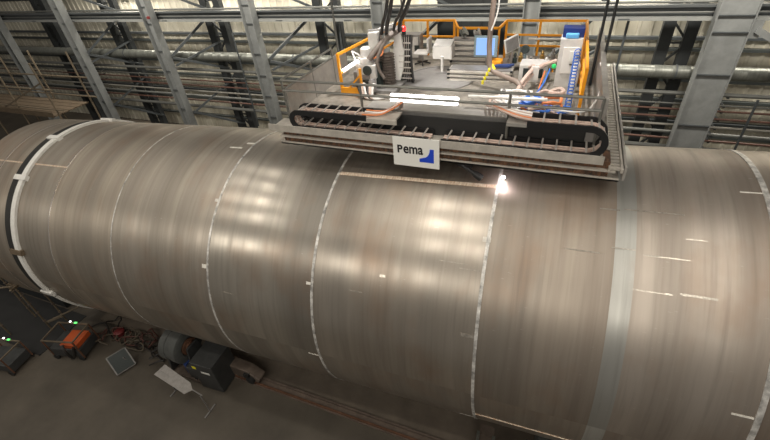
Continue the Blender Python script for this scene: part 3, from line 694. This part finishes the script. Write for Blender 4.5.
t = tag(MB().prism([(0, 0), (.4, .05), (.5, .2), (.1, .14)], Matrix.Translation((-1.85, 2.55, DZ + .31)), .05).build('blue_bag', 'dark_blue'), 'blue bag lying on the front ribbed rack', 'bag')
t = thing('gas_regulator', 'dark regulator with hand wheel standing right of the tilted monitor', 'regulator', (-1.15, 3.0, DZ))
MB().tube([(-1.15, 3.05, DZ), (-1.15, 3.05, 9.75)], .04, 10).build('post', 'screen_frame', t); MB().lathe([(.09, 0), (.11, .04), (.09, .1)], Matrix.Translation((-1.15, 3.02, 9.72)) @ Matrix.Rotation(PI / 2, 4, 'X'), 16).build('gauge', 'dark_panel', t, smooth=True)
t = thing('cable_reel', 'dull silver cable reel on top of the ribbed rack beside the lit monitor', 'reel', (-2.3, 3.8, 9.78))
MB().lathe([(.11, -.07), (.11, -.04), (.05, -.03), (.05, .03), (.11, .04), (.11, .07)], Matrix.Translation((-2.5, 3.8, 9.89)) @ Matrix.Rotation(1.2, 4, 'Y'), 18).build('drum', 'machine_grey', t, smooth=True)
# tall white cabinet with blue top
t = thing('electrical_cabinet', 'tall white electrical cabinet at the right end with blue box on top', 'cabinet', (-.05, 2.6, DZ))
MB().box(-.36, .1, 2.3, 2.75, DZ, 10.15).build('body', 'machine_white', t, bevel=.012)
MB().box(-.27, .06, 2.275, 2.3, 9.4, 9.98).build('door', 'white_paint', t, bevel=.006)
MB().box(-.13, 0, 2.262, 2.275, 9.68, 9.9).build('window', 'sign_white', t); MB().box(-.1, -.03, 2.25, 2.275, 9.6, 9.62).build('handle', 'black_rubber', t)
t = thing('blue_crate', 'navy blue crate with light blue cover on top of the tall cabinet', 'crate', (-.05, 2.6, 10.15))
MB().box(-.34, .1, 2.4, 2.75, 10.15, 10.34).build('crate_body', 'navy_plastic', t, bevel=.01); MB().box(-.27, -.0, 2.3, 2.42, 10.15, 10.25).build('cover', 'blue_cover', t, bevel=.02)
t = thing('gas_cylinder', 'slim white cylinder standing beside the tall cabinet and yellow rail', 'cylinder', (.08, 2.0, DZ))
MB().lathe([(.07, 0), (.075, .03), (.075, .6), (.05, .66), (.03, .68), (.03, .74)], Matrix.Translation((.06, 2.0, DZ)), 18).build('bottle', 'white_paint', t, smooth=True)
MB().cbox((.06, 2.0, DZ + .76), (.09, .04, .04)).build('valve', 'machine_grey', t)
t = tag(MB().lathe([(.04, 0), (.055, .02), (.055, .05), (.04, .06)], Matrix.Translation((-.42, 2.5, 9.5)) @ Matrix.Rotation(PI / 2, 4, 'X'), 18).build('signal_lamp', 'green_lens', smooth=True), 'green signal lamp at the left side of the tall white cabinet', 'lamp')
t = tag(MB().box(-.88, -.72, 2.05, 2.1, 9.3, 9.6).build('label_card', 'white_paint', bevel=.005), 'white card hanging in front of the crowded bench', 'card')
# coiled blue hose
pts = []
for k in range(150):
    a = k * .75; q = k / 149; pts.append((.02 + .06 * cos(a) - .02 * q, 2.12 - q * 1.2, 9.95 - q * .82 + .06 * sin(a)))
tag(MB().tube(pts, .011, 6).build('coiled_hose', 'hose_blue', smooth=True), 'blue coiled air hose hanging down the tall white cabinet', 'hose')
# big hose
t = thing('suction_hose', 'thick brownish hose hanging from above and curving over the platform', 'hose', (-1.2, 1.6, 9.2))
t_h = mat('hose_brown', (.27, .21, .175), .5, 0, .15, 8)
MB().smooth_tube([(-1.75, 2.2, 13.5), (-1.84, 2.0, 11.0), (-1.87, 2.0, 10.3), (-1.86, 2.0, 9.92), (-1.78, 1.95, 9.55), (-1.4, 1.8, 9.42), (-1.1, 1.6, 9.36), (-.98, 1.4, 9.15)], .06, 12, 8).build('hose_body', 'hose_brown', t, smooth=True)
MB().smooth_tube([(-1.8, 2.0, 9.62), (-1.72, 1.94, 9.52)], .06, 10).build('tape', 'tape_yellow', t)
for k in range(4): MB().lathe([(.03, 0), (.035, .06), (.02, .09)], Matrix.Translation((-1.82 - k * .045, 1.9, 9.5 - k * .1)), 8).build('tag', 'tape_yellow', t)
tag(MB().smooth_tube([(-1.75, 1.95, 12), (-1.72, 1.95, 10.9), (-1.84, 1.93, 10.4)], .018, 6).build('thin_cable', 'hose_white', smooth=True), 'thin pale cable hanging beside the thick brownish hose', 'cable')
# more hoses, each its own thing
hs = [([(-1.0, 2.6, 9.4), (-.85, 2.2, 9.55), (-1.05, 1.6, 9.35), (-1.1, 1.1, 9.15)], .045, 'hose_pink', 'short pinkish hose curving down beside the white card'),
      ([(-.4, 2.7, 9.55), (-.75, 2.3, 9.5), (-1.0, 1.7, 9.3), (-1.05, 1.2, 9.15)], .05, 'hose_pink', 'pinkish hose running from the green lamp into the tangle'),
      ([(.5, 1.8, 9.8), (.55, 1.0, 9.75), (.45, .4, 9.5), (.2, .1, 9.4), (-.5, .1, 9.45)], .018, 'hose_white', 'thin white hose looping at the right side panel'),
      ([(-.6, 2.4, 9.4), (-.65, 1.9, 9.2), (-.6, 1.4, 9.15)], .02, 'hose_orange', 'thin orange hose in front of the crowded bench'),
      ([(-.5, 2.4, 9.45), (-.58, 1.8, 9.3), (-.75, 1.2, 9.15)], .02, 'hose_blue', 'thin blue hose in front of the crowded bench')]
for pts, r_, mt, l in hs: tag(MB().smooth_tube(pts, r_, 8).build('supply_hose', mt, smooth=True), l, 'hose')
# tangle of hoses on the carriage, front right
cols = ('hose_white', 'hose_pink', 'hose_blue', 'hose_white', 'hose_orange', 'hose_pink', 'hose_white', 'machine_white', 'hose_blue', 'hose_pink')
tang = sorted((random.uniform(-1.35, -.1), k) for k in range(30)); seen = {}
NM = {'hose_white': 'white', 'hose_pink': 'pinkish', 'hose_blue': 'blue', 'hose_orange': 'orange', 'machine_white': 'grey-white'}
for x0, k in tang:
    y0 = random.uniform(.1, .7); pts = []; c_ = cols[k % 10]; seen[c_] = seen.get(c_, 0) + 1
    a = random.uniform(0, 6.28); rr_ = random.uniform(.1, .22)
    for j in range(8):
        pts.append((x0 + rr_ * cos(a + j * .85) * 1.3, y0 + rr_ * sin(a + j * .85) * 1.2, 9.16 + k * .012 + .07 * random.random()))
    tag(MB().smooth_tube(pts, random.choice((.026, .032, .04)), 6).build('tangled_hose', c_, smooth=True), '%s %s hose loop from the left in the tangle behind the front rail' % (ORD[seen[c_] - 1], NM[c_]), 'hose', 'tangled hoses behind the right front rail')
tag(MB().tube([(-1.9, .0, 9.62), (-.4, .0, 9.64)], .035).build('white_rail', 'white_paint', smooth=True), 'pale horizontal bar just behind the front handrail at right', 'bar')
for i in range(4):
    x = -3.6 - i * .05
    tag(MB().smooth_tube([(-3.9, -.62 - i * .08, 9.44), (-3.5, -.6 - i * .06, 9.44), (-3.3 + i * .02, -.3, 9.5), (-3.5, .3, 9.3), (-3.9, .9, 9.2)], .016, 6).build('chain_cable', ('hose_orange', 'hose_white', 'hose_pink', 'hose_orange')[i], smooth=True),
        ['outermost orange cable', 'white cable', 'pinkish cable', 'inner orange cable'][i] + ' leaving the left cable chain', 'cable', 'cables leaving the left cable chain')
for i in range(6):
    tag(MB().smooth_tube([(-.6, -.63 - i * .055, 9.62), (-.9, -.62 - i * .05, 9.66), (-1.12 - i * .05, -.42, 9.62), (-1.05 - i * .1, .1, 9.42), (-.9 - i * .1, .45, 9.2)], .022, 6).build('chain_cable', ('hose_white', 'hose_pink', 'hose_white', 'hose_pink', 'hose_orange', 'hose_pink')[i], smooth=True),
        ['first (rearmost)', 'second', 'third', 'fourth', 'fifth (orange)', 'sixth (foremost)'][i] + ' cable from the back bending out of the right cable chain', 'cable', 'cables leaving the right cable chain')
t = thing('hose_manifold', 'white distributor box where the thick hoses end behind the right rail', 'box', (-1.2, 1.1, DZ))
MB().box(-1.45, -.75, .95, 1.4, DZ, 9.3).build('body', 'white_paint', t, bevel=.015)
for k in range(4): MB().lathe([(.04, 0), (.04, .06), (.025, .08)], Matrix.Translation((-1.35 + k * .17, 1.15, 9.3)), 12).build('port', 'machine_grey', t)
t = thing('power_source', 'grey welding power source behind the white distributor box', 'power source', (-.8, 2.6, DZ))
MB().box(-1.2, -.55, 2.5, 3.0, DZ, 9.5).build('body', 'machine_white', t, bevel=.02); MB().box(-1.1, -.65, 2.48, 2.5, 9.2, 9.42).build('front_panel', 'dark_panel', t)

# torch and arc
t = thing('welding_torch', 'black welding nozzle poking out below the platform left of the arc', 'welding torch', (-1.45, -.9, 8.4))
MB().lathe([(.05, 0), (.075, .02), (.07, .16), (.04, .24), (.04, .5)], Matrix.Translation((-1.36, -.98, 8.34)) @ Matrix.Rotation(-1.0, 4, 'Y'), 18).build('nozzle', 'chain_black', t, smooth=True)
MB().box(-1.9, -1.6, -.8, -.6, 8.45, 8.66).build('mount', 'chain_black', t)
t = tag(MB().lathe([(.01, -.03), (.035, -.01), (.035, .01), (.01, .03)], Matrix.Translation((-.97, -.83, 8.345)), 12).build('welding_arc', 'arc_light', smooth=True), 'brilliant white welding arc on the seam under the platform', 'arc')
pl_l = bpy.data.lights.new('arc_glow', 'POINT'); pl_l.energy = 5; pl_l.color = (1, .85, .9); pl_l.shadow_soft_size = .04
po = bpy.data.objects.new('arc_glow', pl_l); COL.objects.link(po); po.location = (-.97, -.95, 8.45)

# ------------------------------------------------------------------ floor level
def welder(label, x, y, rz, w_, d_, h_, orange):
    t = thing('welding_machine', label, 'welding machine', (x, y, 0), 'welding machines on the floor')
    m = Matrix.Translation((x, y, 0)) @ Matrix.Rotation(rz, 4, 'Z')
    MB().box(-w_ / 2, w_ / 2, -d_ / 2, d_ / 2, .14, h_ * .55, m).build('housing', 'floor_machine', t, bevel=.03)
    for sx in (-1, 1):
        for sy in (-1, 1): MB().bar(m @ Vector((sx * w_ / 2, sy * d_ / 2, .12)), m @ Vector((sx * w_ / 2, sy * d_ / 2, h_)), .045).build('frame_post', 'roller_rust', t)
    for sy in (-1, 1): MB().bar(m @ Vector((-w_ / 2, sy * d_ / 2, h_)), m @ Vector((w_ / 2, sy * d_ / 2, h_)), .045).build('frame_rail', 'scaffold_tube', t)
    for sx in (-1, 1): MB().bar(m @ Vector((sx * w_ / 2, -d_ / 2, h_)), m @ Vector((sx * w_ / 2, d_ / 2, h_)), .045).build('frame_rail', 'scaffold_tube', t)
    for sx in (-1, 1):
        for sy in (-1, 1):
            MB().lathe([(.12, -.03), (.12, .03)], m @ Matrix.Translation((sx * (w_ / 2 - .1), sy * (d_ / 2 + .02), .12)) @ Matrix.Rotation(PI / 2, 4, 'X'), 16).build('wheel', 'black_rubber', t)
    if orange:
        MB().box(-.1, w_ / 2 - .05, -d_ / 2 + .05, d_ / 2 - .1, h_ * .55, h_ * .75, m).build('orange_hood', 'machine_orange', t, bevel=.02)
        MB().smooth_tube([m @ Vector(p) for p in ((.1, -d_ / 2, h_ * .8), (.25, -d_ / 2 - .15, h_ * .6), (.3, -d_ / 2 - .1, .2), (.5, -d_ / 2, h_ * .7))], .05, 8).build('hose', 'hose_black', t, smooth=True)
    MB().cbox((w_ * .1, d_ / 2, h_ + .04), (.1, .06, .03), m).build('indicator', 'lime_lens', t)
    MB().cbox((-w_ * .05, d_ / 2, h_ + .1), (.05, .05, .03), m).build('indicator', 'tube_soft', t)
    return t
welder('welding machine in a rusty frame with an orange hood, below the pipe end', -16.0, -3.75, .25, 1.3, .85, 1.05, True)
welder('dark welding machine at the left edge on the floor', -18.0, -5.1, .2, 1.2, .8, .95, False)
t = thing('blank_panel', 'small dark panel tilted on a stand on the open floor', 'panel', (-13.65, -3.6, 0))
DM = Matrix.Translation((-13.45, -3.75, .4)) @ Matrix.Rotation(1.15, 4, 'Z') @ Matrix.Rotation(-.6, 4, 'X') @ Matrix.Diagonal((.8, 1, .8, 1))
MB().cbox((0, 0, 0), (.8, .03, .9), DM).build('panel', 'dark_panel', t); b = MB()
for a_, b_ in (((-.4, -.45), (.4, -.45)), ((.4, -.45), (.4, .45)), ((.4, .45), (-.4, .45)), ((-.4, .45), (-.4, -.45))): b.bar(DM @ Vector((a_[0], 0, a_[1])), DM @ Vector((b_[0], 0, b_[1])), .04)
b.build('frame', 'machine_grey', t)
MB().bar((-13.6, -3.5, 0), (-13.6, -3.6, .5), .04).build('leg', 'machine_grey', t); MB().bar((-13.3, -3.5, 0), (-13.4, -3.65, .5), .04).build('leg', 'machine_grey', t)
# drawing stand
t = thing('drawing_stand', 'thin stand carrying a sheet of paper drawing on the floor', 'stand', (-10.5, -4, 0))
a3, b3 = Vector((-11.15, -3.78, .95)), Vector((-9.15, -4.02, .95))
MB().bar(a3, b3, .03).build('rail', 'machine_grey', t)
for p in ((-10.9, -3.85), (-9.2, -4.05)):
    MB().bar((p[0], p[1], 0), (p[0], p[1], .95), .03).build('leg', 'machine_grey', t); MB().bar((p[0], p[1] - .25, .02), (p[0], p[1] + .25, .02), .04).build('foot', 'machine_grey', t)
t2 = tag(MB().prism([(0, .0), (1.55, -.0), (1.7, .22), (1.45, .36), (0.05, .42)], Matrix.Translation((-11.3, -3.95, .93)) @ Matrix.Rotation(-.14, 4, 'Z') @ Matrix.Rotation(.12, 4, 'X'), .012).build('paper_drawing', 'paper'), 'pale crumpled drawing sheet lying on the thin stand', 'drawing')
# drive cabinet
t = thing('drive_cabinet', 'dark drive cabinet with small white label beside the roller', 'cabinet', (-9.7, -2.9, 0))
CM = Matrix.Translation((-9.72, -3.0, 0)) @ Matrix.Rotation(.05, 4, 'Z')
MB().box(-.35, .55, -.4, .55, .05, 1.45, CM).build('body', 'floor_machine', t, bevel=.02)
MB().box(.0, .35, -.405, -.398, 1.0, 1.1, CM).build('label_plate', 'sign_white', t); MB().box(-.3, -.15, -.405, -.398, 1.15, 1.28, CM).build('warning_mark', 'tape_yellow', t)
MB().box(-.75, -.35, -.35, .1, .4, .95, CM).build('side_box', 'floor_machine', t, bevel=.02); MB().box(-.85, -.75, -.3, 0, .5, 1.0, CM).build('blue_strip', 'dark_blue', t)
# rollers
def roller(x, label):
    s = (x) / .9989; zc = 4.9 + .0454 * x
    t = thing('turning_roller', label, 'roller', (x, -2.6, 0), 'turning rollers under the pipe')
    r_ = .62; an = rad(-46); cy_, cz = -cos(an) * (R + r_ + .02), zc + sin(an) * (R + r_ + .02)
    m = Matrix.Translation((x, cy_, cz)) @ Matrix.Rotation(PI / 2, 4, 'Y')
    MB().lathe([(r_ - .06, -.38), (r_, -.34), (r_, -.12), (r_ - .03, -.1), (r_ - .03, .1), (r_, .12), (r_, .34), (r_ - .06, .38), (r_ * .55, .39), (r_ * .5, .34)], m, 40).build('tyre', 'roller_rubber', t, smooth=True)
    MB().lathe([(.3, -.4), (.3, .42), (.2, .44), (.2, .5)], m, 24).build('hub', 'roller_rust', t, smooth=True)
    for sx in (-1, 1): MB().prism([(-.5, 0), (.5, 0), (.22, cz + .1), (-.22, cz + .1)], Matrix.Translation((x + sx * .55 - .04, cy_, 0.06)) @ Matrix.Rotation(PI / 2, 4, 'Z') @ Matrix.Rotation(PI / 2, 4, 'X'), .08).build('side_plate', 'floor_machine', t)
    MB().box(x - .8, x + .8, cy_ - .5, cy_ + .5, .06, .2).build('base', 'floor_steel', t)
roller(-10.9, 'rubber turning roller under the pipe left of the dark cabinet'); 
roller(1.0, 'turning roller under the right part of the pipe near the bottom edge')
# rail track
t = thing('floor_rail_track', 'brownish rail track running along the floor beside the pipe', 'track', (-5, -2.5, 0))
MB().box(-9.9, 20, -2.78, -2.44, 0, .05).build('base_strip', 'floor_steel', t)
MB().box(-9.9, 20, -2.52, -2.47, .05, .16).build('rail', 'floor_steel', t); MB().box(-9.9, 20, -2.74, -2.69, .05, .12).build('rail', 'roller_rust', t)
t = thing('wheel_bogie', 'brown wheeled bogie on the rail track right of the dark cabinet', 'bogie', (-8.8, -2.6, .05))
MB().prism([(-.9, 0), (.75, 0), (.85, .2), (.4, .5), (-.4, .55), (-.9, .4)], Matrix.Translation((-8.9, -2.35, .16)) @ Matrix.Rotation(PI / 2, 4, 'X'), .38).build('body', 'floor_steel', t, bevel=.03)
for x in (-9.4, -8.4): MB().lathe([(.16, -.08), (.16, .08)], Matrix.Translation((x, -2.75, .3)) @ Matrix.Rotation(PI / 2, 4, 'X'), 20).build('wheel', 'black_rubber', t)
MB().cbox((-8.5, -2.75, .5), (.2, .15, .2)).build('latch', 'black_rubber', t)
t = thing('pipe_clamp', 'small dark clamp bracket under the pipe at the bottom edge', 'bracket', (-.6, -2, 0))
MB().box(-.75, -.35, -2.3, -2.0, .06, .9).build('bracket', 'floor_steel', t); MB().box(-.8, -.72, -2.36, -2.28, .06, 1.0).build('bolt', 'duct_steel', t); MB().box(-.38, -.3, -2.36, -2.28, .06, 1.0).build('bolt', 'duct_steel', t)
# cable clutter on the floor
heap = sorted((random.uniform(-15.6, -12.4), k) for k in range(15)); seen = {}
for x0, k in heap:
    y0 = -2.7 + random.uniform(-.45, .35); a = random.uniform(0, 6.28); pts = []; n_ = ('black', 'tan', 'reddish')[k % 3]; seen[n_] = seen.get(n_, 0) + 1
    for j in range(8): pts.append((x0 + random.uniform(.15, .5) * cos(a + j * .8), y0 + random.uniform(.12, .35) * sin(a + j * .8), .09 + random.random() * .25))
    tag(MB().smooth_tube(pts, .028, 6, 5).build('floor_cable', ('hose_black', 'hose_tan', 'hose_rust')[k % 3], smooth=True), '%s %s cable loop from the left in the floor heap under the pipe' % (ORD[seen[n_] - 1], n_), 'cable', 'cables heaped on the floor')
tag(MB().smooth_tube([(-16.6, -2.9, .04), (-15.8, -2.6, .3), (-15.2, -2.9, .05), (-14.2, -3.0, .04), (-13.4, -2.9, .2), (-12.2, -3.1, .05)], .035, 6).build('long_floor_cable', 'hose_black', smooth=True), 'long black cable trailing along the floor under the pipe', 'cable')
t = tag(MB().lathe([(.02, 0), (.16, .02), (.2, .2), (.1, .26)], Matrix.Translation((-14.9, -2.7, .06)), 14).build('red_bucket', 'red_dull', smooth=True), 'small dull red pail among the floor cables', 'pail')
finish_things()
